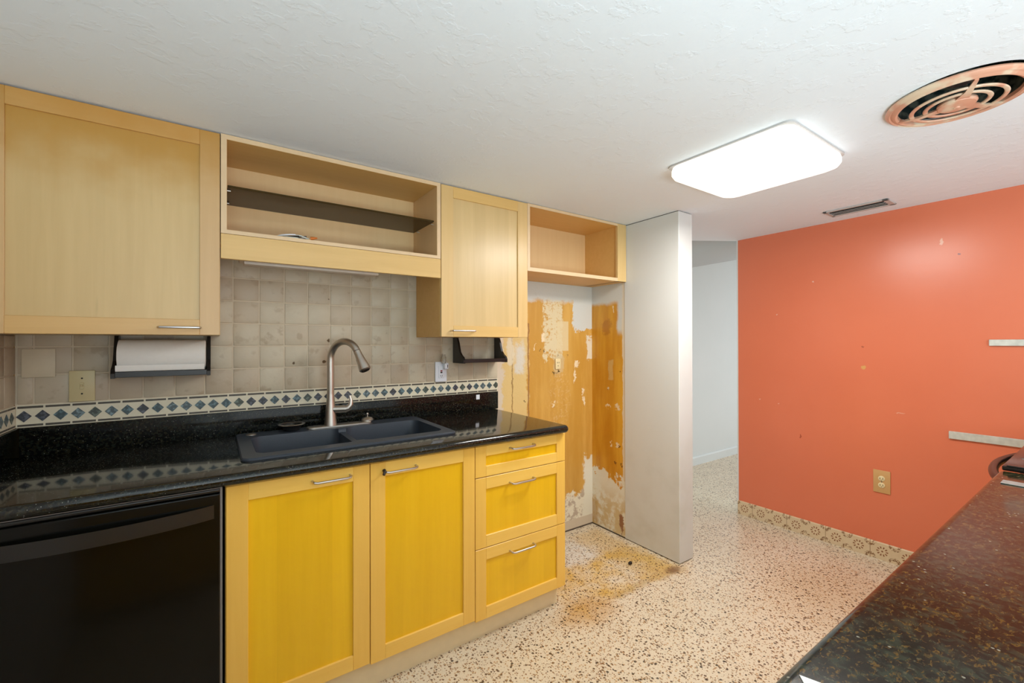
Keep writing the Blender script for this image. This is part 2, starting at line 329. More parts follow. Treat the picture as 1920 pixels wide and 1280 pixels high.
# ------------------------------------------------------------ mesh helper
class MB:
    def __init__(s): s.v = []; s.f = []; s.mi = []; s.mats = []
    def _m(s, mat):
        if mat not in s.mats: s.mats.append(mat)
        return s.mats.index(mat)
    def add(s, vs, fs, mat):
        o = len(s.v); k = s._m(mat); s.v += [tuple(v) for v in vs]
        for f in fs: s.f.append([i + o for i in f]); s.mi.append(k)
        return s
    def box(s, x0, x1, y0, y1, z0, z1, mat, bev=0.0, seg=2):
        if bev:
            bm = bmesh.new(); bmesh.ops.create_cube(bm, size=1)
            for v in bm.verts: v.co = Vector(((x0 + x1) / 2 + v.co.x * (x1 - x0), (y0 + y1) / 2 + v.co.y * (y1 - y0), (z0 + z1) / 2 + v.co.z * (z1 - z0)))
            bmesh.ops.bevel(bm, geom=bm.edges[:], offset=bev, segments=seg, profile=.5, affect='EDGES')
            bm.verts.index_update(); s.add([v.co for v in bm.verts], [[v.index for v in f.verts] for f in bm.faces], mat); bm.free(); return s
        vs = [(x, y, z) for x in (x0, x1) for y in (y0, y1) for z in (z0, z1)]
        return s.add(vs, [(0, 1, 3, 2), (4, 6, 7, 5), (0, 4, 5, 1), (2, 3, 7, 6), (0, 2, 6, 4), (1, 5, 7, 3)], mat)
    def prism(s, poly, ax, a0, a1, mat):     # poly in the two other axes, extruded along ax
        def p(q, t):
            q = list(q); q.insert(ax, t); return tuple(q)
        n = len(poly); vs = [p(q, a0) for q in poly] + [p(q, a1) for q in poly]
        fs = [list(range(n))[::-1], list(range(n, 2 * n))] + [(i, (i + 1) % n, n + (i + 1) % n, n + i) for i in range(n)]
        return s.add(vs, fs, mat)
    def rings(s, rs, mat, cap=True, close=False):
        n = len(rs[0]); vs = [p for r in rs for p in r]; fs = []
        K = len(rs)
        for j in range(K - 1 + (1 if close else 0)):
            a_, b_ = j * n, ((j + 1) % K) * n
            for i in range(n): fs.append((a_ + i, a_ + (i + 1) % n, b_ + (i + 1) % n, b_ + i))
        if cap and not close: fs += [list(range(n))[::-1], list(range((K - 1) * n, K * n))]
        return s.add(vs, fs, mat)
    def lathe(s, c, prof, mat, n=32, ax=2, cap=True):
        rs = []
        for r, h in prof:
            ring = []
            for i in range(n):
                t = 2 * math.pi * i / n; q = [r * math.cos(t), r * math.sin(t)]; q.insert(ax, h); ring.append(Vector(c) + Vector(q))
            rs.append(ring)
        return s.rings(rs, mat, cap)
    def tube(s, pts, r, mat, n=12, flat=1.0):
        pts = [Vector(p) for p in pts]; rs = []; rad = r if isinstance(r, (list, tuple)) else [r] * len(pts)
        up = None
        for i, p in enumerate(pts):
            t = (pts[min(i + 1, len(pts) - 1)] - pts[max(i - 1, 0)]).normalized()
            if up is None: up = t.orthogonal().normalized()
            up = (up - t * up.dot(t)).normalized(); w = t.cross(up)
            rs.append([p + (up * math.cos(2 * math.pi * k / n) + w * math.sin(2 * math.pi * k / n) * flat) * rad[i] for k in range(n)])
        return s.rings(rs, mat)
    def torus(s, c, R, r, mat, n=40, k=10, rz=None):
        rs = []
        for i in range(n):
            t = 2 * math.pi * i / n; d = Vector((math.cos(t), math.sin(t), 0))
            rs.append([Vector(c) + d * (R + r * math.cos(2 * math.pi * j / k)) + Vector((0, 0, (rz or r) * math.sin(2 * math.pi * j / k))) for j in range(k)])
        return s.rings(rs, mat, close=True)

def rrect(cx, cy, hx, hy, r, z, n=6):
    pts = []
    for (sx, sy, a0) in [(1, 1, 0), (-1, 1, 90), (-1, -1, 180), (1, -1, 270)]:
        for i in range(n + 1):
            t = math.radians(a0 + 90 * i / n); pts.append((cx + sx * (hx - r) + r * math.cos(t), cy + sy * (hy - r) + r * math.sin(t), z))
    return pts

def link(name, mesh, parent=None, loc=(0, 0, 0)):
    o = bpy.data.objects.new(name, mesh); COL.objects.link(o); o.location = loc
    if parent is not None: o.parent = parent
    return o
def wpos(o):
    p = Vector((0, 0, 0))
    while o is not None: p += o.location; o = o.parent
    return p
def build(name, mb, parent=None, smooth=True, label=None):
    """mesh given in room coordinates; origin kept on the room origin so textures stay continuous"""
    me = bpy.data.meshes.new(name); me.from_pydata([tuple(v) for v in mb.v], [], mb.f)
    for m_ in mb.mats: me.materials.append(M[m_])
    for p, k in zip(me.polygons, mb.mi): p.material_index = k; p.use_smooth = smooth
    bm = bmesh.new(); bm.from_mesh(me); bmesh.ops.recalc_face_normals(bm, faces=bm.faces[:]); bm.to_mesh(me); bm.free()
    if smooth: me.set_sharp_from_angle(angle=math.radians(35))
    o = link(name, me, parent, tuple(-wpos(parent)) if parent is not None else (0, 0, 0))
    if label: o['label'] = label
    return o
def thing(name, label, cat, loc=(0, 0, 0), group=None):
    o = bpy.data.objects.new(name, None); o.empty_display_size = .05; COL.objects.link(o); o.location = loc
    return tag(o, label, cat, group)
def tag(o, label, cat, group=None):
    o['label'] = label; o['category'] = cat
    if group: o['group'] = group
    return o
def struct(name, mb, label=None, smooth=False):
    o = build(name, mb, None, smooth); o['kind'] = 'structure'
    if label: o['label'] = label; 
    return o
def cut(o, cutters):
    for c_ in cutters:
        md = o.modifiers.new('b', 'BOOLEAN'); md.operation = 'DIFFERENCE'; md.solver = 'EXACT'; md.object = c_
    bpy.context.view_layer.update()
    dg = bpy.context.evaluated_depsgraph_get(); me = bpy.data.meshes.new_from_object(o.evaluated_get(dg))
    o.modifiers.clear(); o.data = me
    for p in me.polygons: p.use_smooth = True
    me.set_sharp_from_angle(angle=math.radians(35))
    for c_ in cutters: bpy.data.objects.remove(c_)

# ------------------------------------------------------------ dimensions
WB = 2.275; WL = -.585; CE = 2.111; XP = 2.283; XO = 3.349

# ------------------------------------------------------------ the setting
struct('floor', MB().box(-.75, 6.2, -2.7, 2.95, -.06, 0, 'terrazzo'))
ce = MB().prism([(-.75, -2.7), (3.53, -2.7), (3.53, 1.674), (2.36, 2.382), (-.75, 2.382)], 2, CE, CE + .06, 'ceiling')
ceil = struct('ceiling', ce)
FC = (1.972, .328)
cc_ = link('cutter', bpy.data.meshes.new('c')); 
tmp = build('cutter', MB().lathe((FC[0] - .012, FC[1] - .012, CE - .05), [(.166, 0), (.166, .2)], 'ceiling', 48)); bpy.data.objects.remove(cc_)
cut(ceil, [tmp])
for p in ceil.data.polygons: p.use_smooth = False
hc = MB()
def lerp3(p, q, t): return tuple(p[k] + (q[k] - p[k]) * t for k in range(3))
K1, K2, W1, W2 = (3.061, 1.958, CE), (3.353, 1.781, CE), (4.266, 2.724, 2.133), (5.14, 2.724, 2.308)
NA, NB_ = 26, 12; vs = []
for i in range(NA + 1):
    t_ = -1 + 2.6 * i / NA
    for j in range(NB_ + 1): vs.append(lerp3(lerp3(K1, K2, t_), lerp3(W1, W2, t_), j / NB_))
hc.add(vs, [(i * (NB_ + 1) + j, (i + 1) * (NB_ + 1) + j, (i + 1) * (NB_ + 1) + j + 1, i * (NB_ + 1) + j + 1) for i in range(NA) for j in range(NB_)], 'hallceil')
ka, wa, kb, wb = vs[0], vs[NB_], vs[-NB_ - 1], vs[-1]
hc.add([(2.36, 2.382, CE), ka, wa, (2.36, 2.724, CE - .05)], [(0, 1, 2, 3)], 'hallceil')
hc.add([kb, (6.2, .6, 2.3), (6.2, 2.724, 2.52), wb], [(0, 1, 2, 3)], 'hallceil')
struct('ceiling_hall', hc, smooth=True)
struct('wall_back', MB().box(-.75, 2.42, WB, WB + .1, 0, CE, 'scraped'))
struct('wall_left', MB().box(WL - .1, WL, -2.7, WB, 0, CE, 'whitewall'))
# side return: stub of torn board, then the white painted partition in front of it
struct('wall_side', MB().box(XP + .003, XP + .132, 1.968, WB, 0, CE, 'scraped2'))
pt = MB().box(XP, 2.42, 1.552, 1.968, .004, CE - .004, 'whitewall', .003, 1)
pt.box(XP + .006, 2.412, 1.560, 1.966, 0, CE, 'gap')
struct('wall_partition', pt, smooth=True)
struct('wall_right', MB().box(XO, XO + .14, -2.7, 1.765, 0, CE, 'orange').box(XO - .0005, XO + .1405, 1.760, 1.770, 0, CE, 'whitewall'))
struct('wall_far', MB().box(2.36, 6.2, 2.724, 2.80, 0, 2.62, 'farwall'))
struct('baseboard_far', MB().prism([(2.724, 0), (2.708, 0), (2.708, .078), (2.716, .09), (2.724, .09)], 0, 2.42, 6.2, 'farwall'))
bb = MB().prism([(XO, 0), (XO - .012, 0), (XO - .012, .098), (XO - .008, .102), (XO, .102)], 1, -.3, 1.762, 'rosette')
struct('baseboard_right', bb)

# ------------------------------------------------------------ tiled splashback
t = thing('tile_backsplash', 'tumbled beige stone tile backsplash with a blue and cream diamond border above black granite', 'backsplash', (.45, 2.27, 1.02))
tf = MB(); tf.box(WL + .006, 1.458, 2.269, 2.274, 1.10, 1.72, 'grout')
def tile(mb, x0, x1, z0, z1, left=False):
    e = .0022 + random.random() * .0008; y = 2.2655 + random.random() * .0008
    if left: mb.box(WL + .0005, WL + .0095 - (y - 2.2655), x0 + e, x1 - e, z0 + e, z1 - e, 'tile', .0022, 2)
    else: mb.box(x0 + e, x1 - e, y, 2.271, z0 + e, z1 - e, 'tile', .0022, 2)
xs = [.0725 + .1008 * k for k in range(-7, 15)]
for i in range(len(xs) - 1):
    x0 = max(xs[i], WL + .01); x1 = min(xs[i + 1], 1.458)
    if x1 - x0 < .012: continue
    for j in range(6):
        z0 = 1.1095 + .1 * j
        if j == 0: tile(tf, x0, x1, 1.102, 1.209)
        else: tile(tf, x0, x1, z0, min(z0 + .1, 1.722))
build('tile_field', tf, t)
mb = MB(); mb.box(WL + .009, 1.458, 2.2665, 2.274, 1.021, 1.101, 'mos_cream')
k = 0; x = -.556
while x < 1.45:
    hw, hh = .0195, .0205; cz = 1.0605
    d = 'dia%d' % random.choice([0, 0, 1, 1, 2, 2, 3])
    x1 = min(x + hw, 1.4575)
    mb.prism([(x - hw, cz), (x, cz - hh), (x1, cz - (0 if x1 == x + hw else hh * .4)), (x1, cz + (.0001 if x1 == x + hw else hh * .4)), (x, cz + hh)], 1, 2.2650, 2.268, d)
    x += .0465
x = -.572
while x < 1.43:
    for (za, zb_) in ((1.0895, 1.0970), (1.0245, 1.0318)):
        mb.box(x, min(x + .064, 1.455), 2.2652, 2.268, za + random.uniform(-.0005, .0005), zb_, 'dash')
    x += .07
build('mosaic_border', mb, t)
t2 = thing('tile_backsplash', 'beige tile and diamond border on the side wall left of the counter', 'backsplash', (WL + .003, 2.0, 1.02))
tf = MB(); tf.box(WL + .0005, WL + .004, 1.62, 2.268, 1.10, 1.352, 'grout')
for i in range(7):
    for (z0, z1) in ((1.102, 1.209), (1.2095, 1.309), (1.309, 1.352)): tile(tf, max(1.62, 2.265 - .1 * (i + 1)), 2.265 - .1 * i, z0, z1, True)
build('tile_field', tf, t2)
mb = MB(); mb.box(WL + .0005, WL + .0085, 1.62, 2.266, 1.021, 1.101, 'mos_cream')
for i in range(13):
    y = 2.228 - .0465 * i; hw, hh, cz = .0195, .0205, 1.0605
    mb.prism([(y - hw, cz), (y, cz - hh), (y + hw, cz), (y, cz + hh)], 0, WL + .007, WL + .010, 'dia%d' % random.choice([0, 1, 2]))
for i in range(9):
    for (za, zb_) in ((1.0905, 1.0965), (1.0255, 1.0312)): mb.box(WL + .007, WL + .0098, 2.26 - .07 * (i + 1) + .006, 2.26 - .07 * i, za, zb_, 'dash')
build('mosaic_border', mb, t2)

# granite splash strips
tag(build('granite_upstand', MB().box(WL + .019, 1.455, 2.257, 2.2745,   .9145, 1.0205, 'granite_up', .0015, 2)), 'low black granite upstand along the back wall under the diamond border', 'backsplash')
tag(build('granite_upstand', MB().box(WL + .0005, WL + .018, 1.615, 2.2745, .9145, 1.0205, 'granite_up', .0015, 2)), 'short black granite upstand on the left side wall', 'backsplash')

# ------------------------------------------------------------ worktop with bullnose, sink
def nose(y0, y1, z0, z1, r, n=8, front='lo'):
    pts = []
    s_ = 1 if front == 'lo' else -1; yf = y0 if front == 'lo' else y1; yb_ = y1 if front == 'lo' else y0
    for i in range(n + 1):
        t_ = math.pi / 2 * i / n; pts.append((yf + s_ * (r - r * math.sin(t_)), z0 + r - r * math.cos(t_)))
    for i in range(n + 1):
        t_ = math.pi / 2 * i / n; pts.append((yf + s_ * (r - r * math.cos(t_)), z1 - r + r * math.sin(t_)))
    return pts + [(yb_, z1), (yb_, z0)]
def worktop(name, x0, x1, y0, y1, z0, z1, r, mat, front='lo', rend=True, mode=None):
    pr = nose(y0, y1, z0, z1, r, 6, front); rs = []
    yf = y0 if front == 'lo' else y1; sg = 1 if front == 'lo' else -1
    def ring(x, inset):
        out = []
        for (y, z) in pr:
            cy = yf + sg * r
            zz = (z0 + z1) / 2 + (z - (z0 + z1) / 2) * (1 - inset * 2 / (z1 - z0)) if inset else z
            yy = y + sg * inset if sg * (y - cy) <= 1e-6 else (y if sg * (y - yf) > r + 1e-4 else y)
            out.append((x, yy, zz))
        return out
    rs.append(ring(x0, 0))
    if rend:
        for i in range(7):
            t_ = math.pi / 2 * i / 6; rs.append(ring(x1 - r + r * math.sin(t_), r * (1 - math.cos(t_)) * .98))
    else: rs.append(ring(x1, 0))
    return build(name, MB().rings(rs, mat))
top = worktop('countertop', WL + .001, 1.452, 1.598, 2.2745, .876, .914, .0185, 'granite')
cu = build('cutter', MB().box(.092, .893, 1.750, 2.236, .8, 1.0, 'granite'))
cut(top, [cu])
tag(top, 'long black granite countertop with rounded edge along the sink wall', 'countertop')

sk = thing('kitchen_sink', 'dark slate double bowl drop-in sink set in the black counter', 'sink', (.4925, 1.99, .924))
SB = MB(); SB.rings([rrect(.4925, 1.99, .395, .236, .03, .715), rrect(.4925, 1.99, .395, .236, .03, .9145), rrect(.4925, 1.992, .413, .253, .03, .9146), rrect(.4925, 1.992, .413, .253, .03, .920), rrect(.4925, 1.992, .409, .249, .028, .924)], 'sink')
sb = build('basin', SB, sk)
def bowl(cx, cy, hx, hy):
    return MB().rings([rrect(cx, cy, hx - .03, hy - .03, .04, .73), rrect(cx, cy, hx - .012, hy - .012, .045, .742), rrect(cx, cy, hx - .006, hy - .006, .045, .80), rrect(cx, cy, hx, hy, .04, .921), rrect(cx, cy, hx + .004, hy + .004, .044, .95)], 'sink')
c1 = build('cutter', bowl(.307, 1.965, .178, .165)); c2 = build('cutter', bowl(.687, 1.965, .180, .165))
c3 = build('cutter', MB().box(.46, .53, 1.82, 2.11, .905, .95, 'sink', .008))
cut(sb, [c1, c2, c3])
for cx in (.307, .687):
    build('drain', MB().lathe((cx, 1.965, .7305), [(.044, 0), (.044, .003), (.034, .003), (.03, .001)], 'nickel', 28), sk, label='round metal drain')
build('hole_cover', MB().lathe((.137, 2.195, .9235), [(.021, 0), (.021, .002), (.015, .005), (.004, .006)], 'nickel', 24), sk, label='small metal hole cover')

# faucet
fx, fy_ = .462, 2.192
ft = thing('faucet', 'brushed nickel gooseneck pull-down faucet behind the sink', 'faucet', (fx, fy_, .924))
build('deck_plate', MB().rings([rrect(.505, 2.193, .150, .028, .026, .9243), rrect(.505, 2.193, .150, .028, .026, .929), rrect(.505, 2.193, .146, .024, .024, .932)], 'nickel'), ft)
build('body', MB().lathe((fx, fy_, 0), [(.029, .930), (.0285, .935), (.026, .96), (.0235, .985), (.0195, 1.03), (.0170, 1.07), (.0165, 1.08)], 'nickel', 28), ft)
dv = Vector((.52, -.854, 0)); base = Vector((fx, fy_, 0)); Rr = .088; zc = 1.241
path = [base + Vector((0, 0, z)) for z in (1.075, 1.12, 1.17, 1.21, zc)]
for i in range(1, 21):
    th = math.radians(150 * i / 20); path.append(base + dv * (Rr - Rr * math.cos(th)) + Vector((0, 0, zc + Rr * math.sin(th))))
build('spout', MB().tube(path, .0160, 'nickel', 20), ft)
th = math.radians(150); end = path[-1]; td = (dv * math.sin(th) + Vector((0, 0, math.cos(th)))).normalized()
hd = MB().tube([end, end + td * .002, end + td * .02, end + td * .05, end + td * .082, end + td * .098, end + td * .102], [.0140, .0165, .0170, .0205, .0250, .0262, .022], 'nickel', 24)
hd.tube([end + td * .100, end + td * .104], [.021, .019], 'dark', 20)
sh = build('spray_head', hd, ft)
side = Vector((-.899, -.438, 0)) * 0 - dv
build('spray_button', MB().tube([end + td * .035 - dv * .018, end + td * .05 - dv * .021, end + td * .07 - dv * .023], [.004, .007, .004], 'blackhandle', 10), sh, label='black spray button')
lx = Vector((fx, fy_, 1.005)); ld = Vector((.93, -.36, 0)).normalized()
lp = [lx + ld * .01, lx + ld * .045, lx + ld * .070]
build('handle_hub', MB().tube(lp, [.0175, .0175, .0168], 'nickel', 18), ft)
lv = [lx + ld * .066, lx + ld * .082 + Z0 * .006, lx + ld * .092 + Z0 * .022, lx + ld * .092 + Z0 * .042, lx + ld * .086 + Z0 * .064]
build('lever', MB().tube(lv, [.0165, .0155, .012, .008, .0045], 'nickel', 14), ft)

st_ = thing('sink_stopper', 'domed metal sink stopper with a small knob, right of the faucet', 'stopper', (.634, 2.212, .924))
build('cap', MB().lathe((.640, 2.207, .932), [(.029, 0), (.030, .006), (.024, .014), (.010, .019), (.004, .02)], 'nickel', 28), st_)
build('knob', MB().lathe((.640, 2.207, .951), [(.003, 0), (.003, .010), (.006, .014), (.005, .019), (.001, .021)], 'nickel', 16), st_)
ss_ = thing('basket_strainer', 'black sink strainer basket with a metal rim standing left of the faucet', 'strainer', (.295, 2.192, .924))
build('rim', MB().torus((.295, 2.192, .954), .050, .0065, 'nickel', 40, 8, .002), ss_)
build('basket', MB().lathe((.295, 2.192, .9245), [(.026, 0), (.034, .004), (.040, .02), (.046, .029), (.042, .0285), (.036, .02), (.03, .006)], 'blackhandle', 28), ss_)
build('post', MB().lathe((.295, 2.192, .9285), [(.010, 0), (.008, .02), (.011, .024), (.003, .026)], 'nickel', 16), ss_)

# ------------------------------------------------------------ cabinets
def shaker(mb, x0, x1, z0, z1, y, fr, mv, mh, mp, rz=None, th=.019):
    rz = rz or fr
    mb.box(x0, x0 + fr, y, y + th, z0, z1, mv, .0012, 1); mb.box(x1 - fr, x1, y, y + th, z0, z1, mv, .0012, 1)
    mb.box(x0 + fr, x1 - fr, y, y + th, z0, z0 + rz, mh, .0012, 1); mb.box(x0 + fr, x1 - fr, y, y + th, z1 - rz, z1, mh, .0012, 1)
    mb.box(x0 + fr - .002, x1 - fr + .002, y + .008, y + th - .004, z0 + rz - .002, z1 - rz + .002, mp)
def pull(parent, x0, x1, y, z, label=None, drop=.0):
    # slim bow pull: feet at the ends, bar held off the front
    pts = [(x0 + .004, y, z), (x0 + .004, y - .018, z), (x0 + .008, y - .025, z - drop * .5), (x0 + .018, y - .028, z - drop), (x1 - .018, y - .028, z - drop), (x1 - .008, y - .025, z - drop * .5), (x1 - .004, y - .018, z), (x1 - .004, y, z)]
    return build('handle', MB().tube(pts, .0042, 'steel', 10), parent, label=label)
def carcass(x0, x1, y0, y1, z0, z1, mat='in', th=.016, front=None, top_=True):
    b = MB(); b.box(x0, x0 + th, y0, y1, z0, z1, mat); b.box(x1 - th, x1, y0, y1, z0, z1, mat)
    b.box(x0 + th, x1 - th, y0, y1, z0, z0 + th, mat); b.box(x0 + th, x1 - th, y1 - .006, y1, z0 + th, z1, mat)
    if top_: b.box(x0 + th, x1 - th, y0, y1 - .006, z1 - th, z1, mat)
    return b
YU = 1.948; ZB = 1.352; ZT = 2.105
c = thing('wall_cabinet', 'large wall cabinet with one maple shaker door, farthest left, above the paper towels', 'cabinet', (-.28, 2.11, ZB))
build('body', carcass(WL + .012, .022, 1.969, 2.264, ZB, ZT, 'up_v').box(WL + .012, .022, 1.975, 2.25, ZT, CE - .001, 'gap'), c, False)
mb = MB(); shaker(mb, WL + .004, .021, ZB, ZT, YU, .061, 'up_vs', 'up_hs', 'up_ps', .056); d = build('door', mb, c)
pull(d, -.160, -.034, YU, 1.378)

c = thing('wall_cabinet', 'open two-level wall cabinet with a dark glass shelf above the sink', 'cabinet', (.473, 2.11, 1.737))
b = MB(); b.box(.024, .043, 1.951, 2.2635, 1.735, 2.108, 'inp'); b.box(.903, .922, 1.951, 2.2635, 1.735, 2.108, 'inp')
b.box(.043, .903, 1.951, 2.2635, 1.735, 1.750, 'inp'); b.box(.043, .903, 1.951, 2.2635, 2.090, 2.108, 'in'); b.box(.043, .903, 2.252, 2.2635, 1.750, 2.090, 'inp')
build('body', b, c, False)
e = MB(); e.box(.024, .042, 1.9495, 1.9515, 1.735, 2.108, 'edge'); e.box(.904, .922, 1.9495, 1.9515, 1.735, 2.108, 'edge'); e.box(.042, .904, 1.9495, 1.9515, 1.735, 1.7495, 'edge'); e.box(.042, .904, 1.9495, 1.9515, 2.0905, 2.108, 'edge')
build('edge_trim', e, c, False)
build('valance', MB().box(.024, .922, 1.948, 1.967, 1.640, 1.7335, 'up_h', .001, 1), c)
sp = [build('shelf_pin', MB().tube([(.888, y, 1.909), (.9035, y, 1.909)], .003, 'nickel', 8), c) for y in (1.99, 2.17)] + [build('shelf_pin', MB().tube([(.042, y, 1.909), (.056, y, 1.909)], .003, 'nickel', 8), c) for y in (1.99, 2.17)]
gs = build('glass_shelf', MB().box(.045, .878 + .013, 1.958, 2.215, 1.913, 1.921, 'glass', .001, 1)); tag(gs, 'smoked dark glass shelf lying on pins in the open cabinet over the sink', 'shelf')

c = thing('wall_cabinet', 'narrow wall cabinet with a maple shaker door between the two open cabinets', 'cabinet', (1.19, 2.11, ZB))
build('body', carcass(.924, 1.455, 1.969, 2.264, ZB, ZT, 'in').box(.926, 1.453, 1.975, 2.25, ZT, CE - .001, 'gap'), c, False)
mb = MB(); shaker(mb, .925, 1.4545, ZB, ZT, YU, .066, 'up_v', 'up_h', 'up_p', .056); d = build('door', mb, c)
pull(d, .972, 1.112, YU, 1.382)

c = thing('wall_cabinet', 'small open wall cabinet box beside the white partition', 'cabinet', (1.87, 2.11, 1.727))
b = MB(); b.box(1.4565, 1.474, 1.952, 2.2745, 1.727, 2.108, 'inp'); b.box(2.206, 2.222, 1.952, 2.2745, 1.727, 2.108, 'in')
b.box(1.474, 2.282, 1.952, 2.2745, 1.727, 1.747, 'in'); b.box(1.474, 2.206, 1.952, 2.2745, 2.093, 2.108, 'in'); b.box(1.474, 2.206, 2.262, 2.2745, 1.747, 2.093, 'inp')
build('body', b, c, False)
e = MB(); e.box(1.4565, 1.474, 1.950, 1.9525, 1.727, 2.108, 'edge'); e.box(1.474, 2.200, 1.950, 1.9525, 1.727, 1.748, 'edge'); e.box(1.474, 2.200, 1.950, 1.9525, 2.092, 2.108, 'edge')
build('edge_trim', e, c, False)
build('filler_strip', MB().box(2.198, 2.281, 1.949, 1.968, 1.727, 2.108, 'up_v', .001, 1), c)

# light strip under the open cabinet
c = thing('undercabinet_light', 'slim white light strip fixed under the open cabinet behind its valance', 'light', (.36, 2.03, 1.735))
build('housing', MB().box(.085, .645, 1.985, 2.065, 1.646, 1.7345, 'lightbody', .004, 2), c)
build('diffuser', MB().box(.100, .630, 1.992, 2.055, 1.633, 1.646, 'lightbody', .004, 2), c)
# wires
c = thing('cable_bundle', 'loose coil of thin cable with an orange wire nut on the open cabinet floor', 'cable', (.285, 1.985, 1.75))
for i, (r_, off, z_) in enumerate([(.034, 0, 1.7535), (.028, .006, 1.759), (.040, -.012, 1.7555)]):
    pts = [(.28 + off + r_ * math.cos(t_) * 1.3, 1.99 + r_ * .8 * math.sin(t_), z_ + .006 * (1 + math.sin(t_ + i))) for t_ in [j * .35 for j in range(0, 15)]]
    build('cable', MB().tube(pts, .0028, ['galv', 'dark', 'white'][i], 8), c)
build('cable', MB().tube([(.20, 1.99, 1.753), (.225, 1.985, 1.758), (.26, 1.98, 1.768), (.30, 1.98, 1.768), (.33, 1.975, 1.757)], .0032, 'galv', 8), c)
build('wire_nut', MB().tube([(.336, 1.972, 1.760), (.348, 1.970, 1.762), (.362, 1.968, 1.764)], [.007, .006, .003], 'orange_plastic', 12), c, label='orange wire nut')

# base cabinets
YB = 1.635
c = thing('base_cabinet', 'sink base cabinet with two yellow maple shaker doors', 'cabinet', (.483, 1.95, 0))
build('body', carcass(.032, .934, 1.655, 2.27, .118, .8755, 'lo_v', top_=False).box(.034, .932, 1.640, 1.656, .868, .8755, 'lo_h'), c, False)
mb = MB(); shaker(mb, .034, .4825, .124, .868, YB, .060, 'lo_v', 'lo_h', 'lo_p', .054); d = build('door', mb, c, label='left door of the sink cabinet')
pull(d, .280, .416, YB, .841, drop=.003)
mb = MB(); shaker(mb, .4855, .9335, .118, .868, YB, .056, 'lo_v', 'lo_h', 'lo_p', .054); d = build('door', mb, c, label='right door of the sink cabinet')
h = pull(d, .532, .668, YB, .835, drop=.003)
build('catch', MB().tube([(.536, YB - .004, .836), (.534, YB - .018, .836), (.527, YB - .026, .826)], [.007, .006, .005], 'dark', 8), h, label='black catch on the handle end')
c = thing('base_cabinet', 'base cabinet with three yellow maple drawers at the open end of the counter', 'cabinet', (1.19, 1.95, 0))
build('body', carcass(.936, 1.4525, 1.655, 2.27, .112, .8755, 'lo_v', top_=False).box(.938, 1.451, 1.640, 1.656, .868, .8755, 'lo_h'), c, False)
for (z0, z1, hz, lab) in [(.732, .868, .842, 'top drawer'), (.421, .7285, .684, 'middle drawer'), (.108, .4175, .372, 'bottom drawer')]:
    mb = MB(); shaker(mb, .9365, 1.4525, z0, z1, YB, .054, 'lo_v', 'lo_h', 'lo_p', .052 if z1 - z0 > .2 else .046); d = build('drawer', mb, c, label=lab)
    pull(d, 1.112, 1.254, YB, hz, drop=.003)
tag(build('toe_kick', MB().box(.028, 1.440, 1.687, 1.700, 0, .111, 'toe').box(1.426, 1.440, 1.700, 2.26, 0, .111, 'toe')), 'beige toe kick board under the yellow base cabinets', 'toe kick')

# dishwasher
c = thing('dishwasher', 'glossy black dishwasher with a curved bar handle under the counter', 'dishwasher', (-.28, 1.93, 0))
build('body', MB().box(WL + .012, .024, 1.665, 2.24, .10, .8745, 'blackhandle'), c, False)
build('door', MB().box(WL + .010, .018, 1.612, 1.664, .105, .858, 'blackgloss', .004, 3), c)
build('control_panel', MB().box(WL + .010, .018, 1.618, 1.664, .8605, .8705, 'blackhandle', .002, 2), c)
build('trim', MB().box(.0185, .0245, 1.622, 1.664, .105, .8745, 'grey_trim').box(WL + .010, .0185, 1.622, 1.664, .8715, .8745, 'grey_trim'), c, False, label='thin grey trim around the door')
pr = []
N_ = 24
for i in range(N_ + 1):
    u = i / N_; x = -.540 + .543 * u; y = 1.608 - .046 * math.sin(math.pi * u) ** .8; pr.append((x, y))
hb = MB(); rs = [[(x, y, .785), (x, y + .009, .783), (x, y + .011, .823), (x, y + .002, .826)] for (x, y) in pr]
hb.rings(rs, 'blackhandle'); build('handle', hb, c)
build('kick_plate', MB().box(WL + .012, .022, 1.690, 1.70, 0, .10, 'blackhandle'), c, False)

# ------------------------------------------------------------ wall shelves / towel holder
def holder(x0, x1, zb, label, nm):
    c = thing(nm, label, 'holder', ((x0 + x1) / 2, 2.2, zb))
    W_ = 2.2645; D_ = .128
    pf = [(W_, zb), (W_ - D_, zb), (W_ - D_ - .001, zb + .018), (W_ - D_ + .008, zb + .034), (W_ - D_ + .03, zb + .046), (W_ - D_ + .048, zb + .064), (W_ - D_ + .058, zb + .09), (W_ - D_ + .066, zb + .115), (W_ - D_ + .082, 1.3512), (W_, 1.3512)]
    for xa in (x0, x1 - .012): build('side_bracket', MB().prism(pf, 0, xa, xa + .012, 'blackwood'), c, False)
    build('front_rail', MB().box(x0 + .012, x1 - .012, W_ - D_ + .001, W_ - D_ + .011, zb + .003, zb + .024, 'blackwood', .001, 1), c)
    build('shelf_board', MB().box(x0 + .012, x1 - .012, W_ - D_ + .011, W_, zb + .003, zb + .011, 'blackwood', .001, 1), c)
    return c
holder(1.148, 1.444, 1.206, 'empty black scroll-sided wall rack under the narrow cabinet', 'towel_rack')
holder(-.309, -.008, 1.192, 'black wall rack holding the paper towel roll under the left cabinet', 'towel_rack')
c = thing('paper_towel_roll', 'white paper towel roll in the black rack under the left cabinet', 'paper towel', (-.16, 2.195, 1.27))
rp = MB(); rs = []
for (x, r_) in [(-.294, .052), (-.292, .061), (-.15, .062), (-.026, .061), (-.024, .052)]:
    rs.append([(x, 2.196 + r_ * math.cos(2 * math.pi * k / 40), 1.2745 + r_ * math.sin(2 * math.pi * k / 40)) for k in range(40)])
rp.rings(rs, 'paper'); build('roll', rp, c)
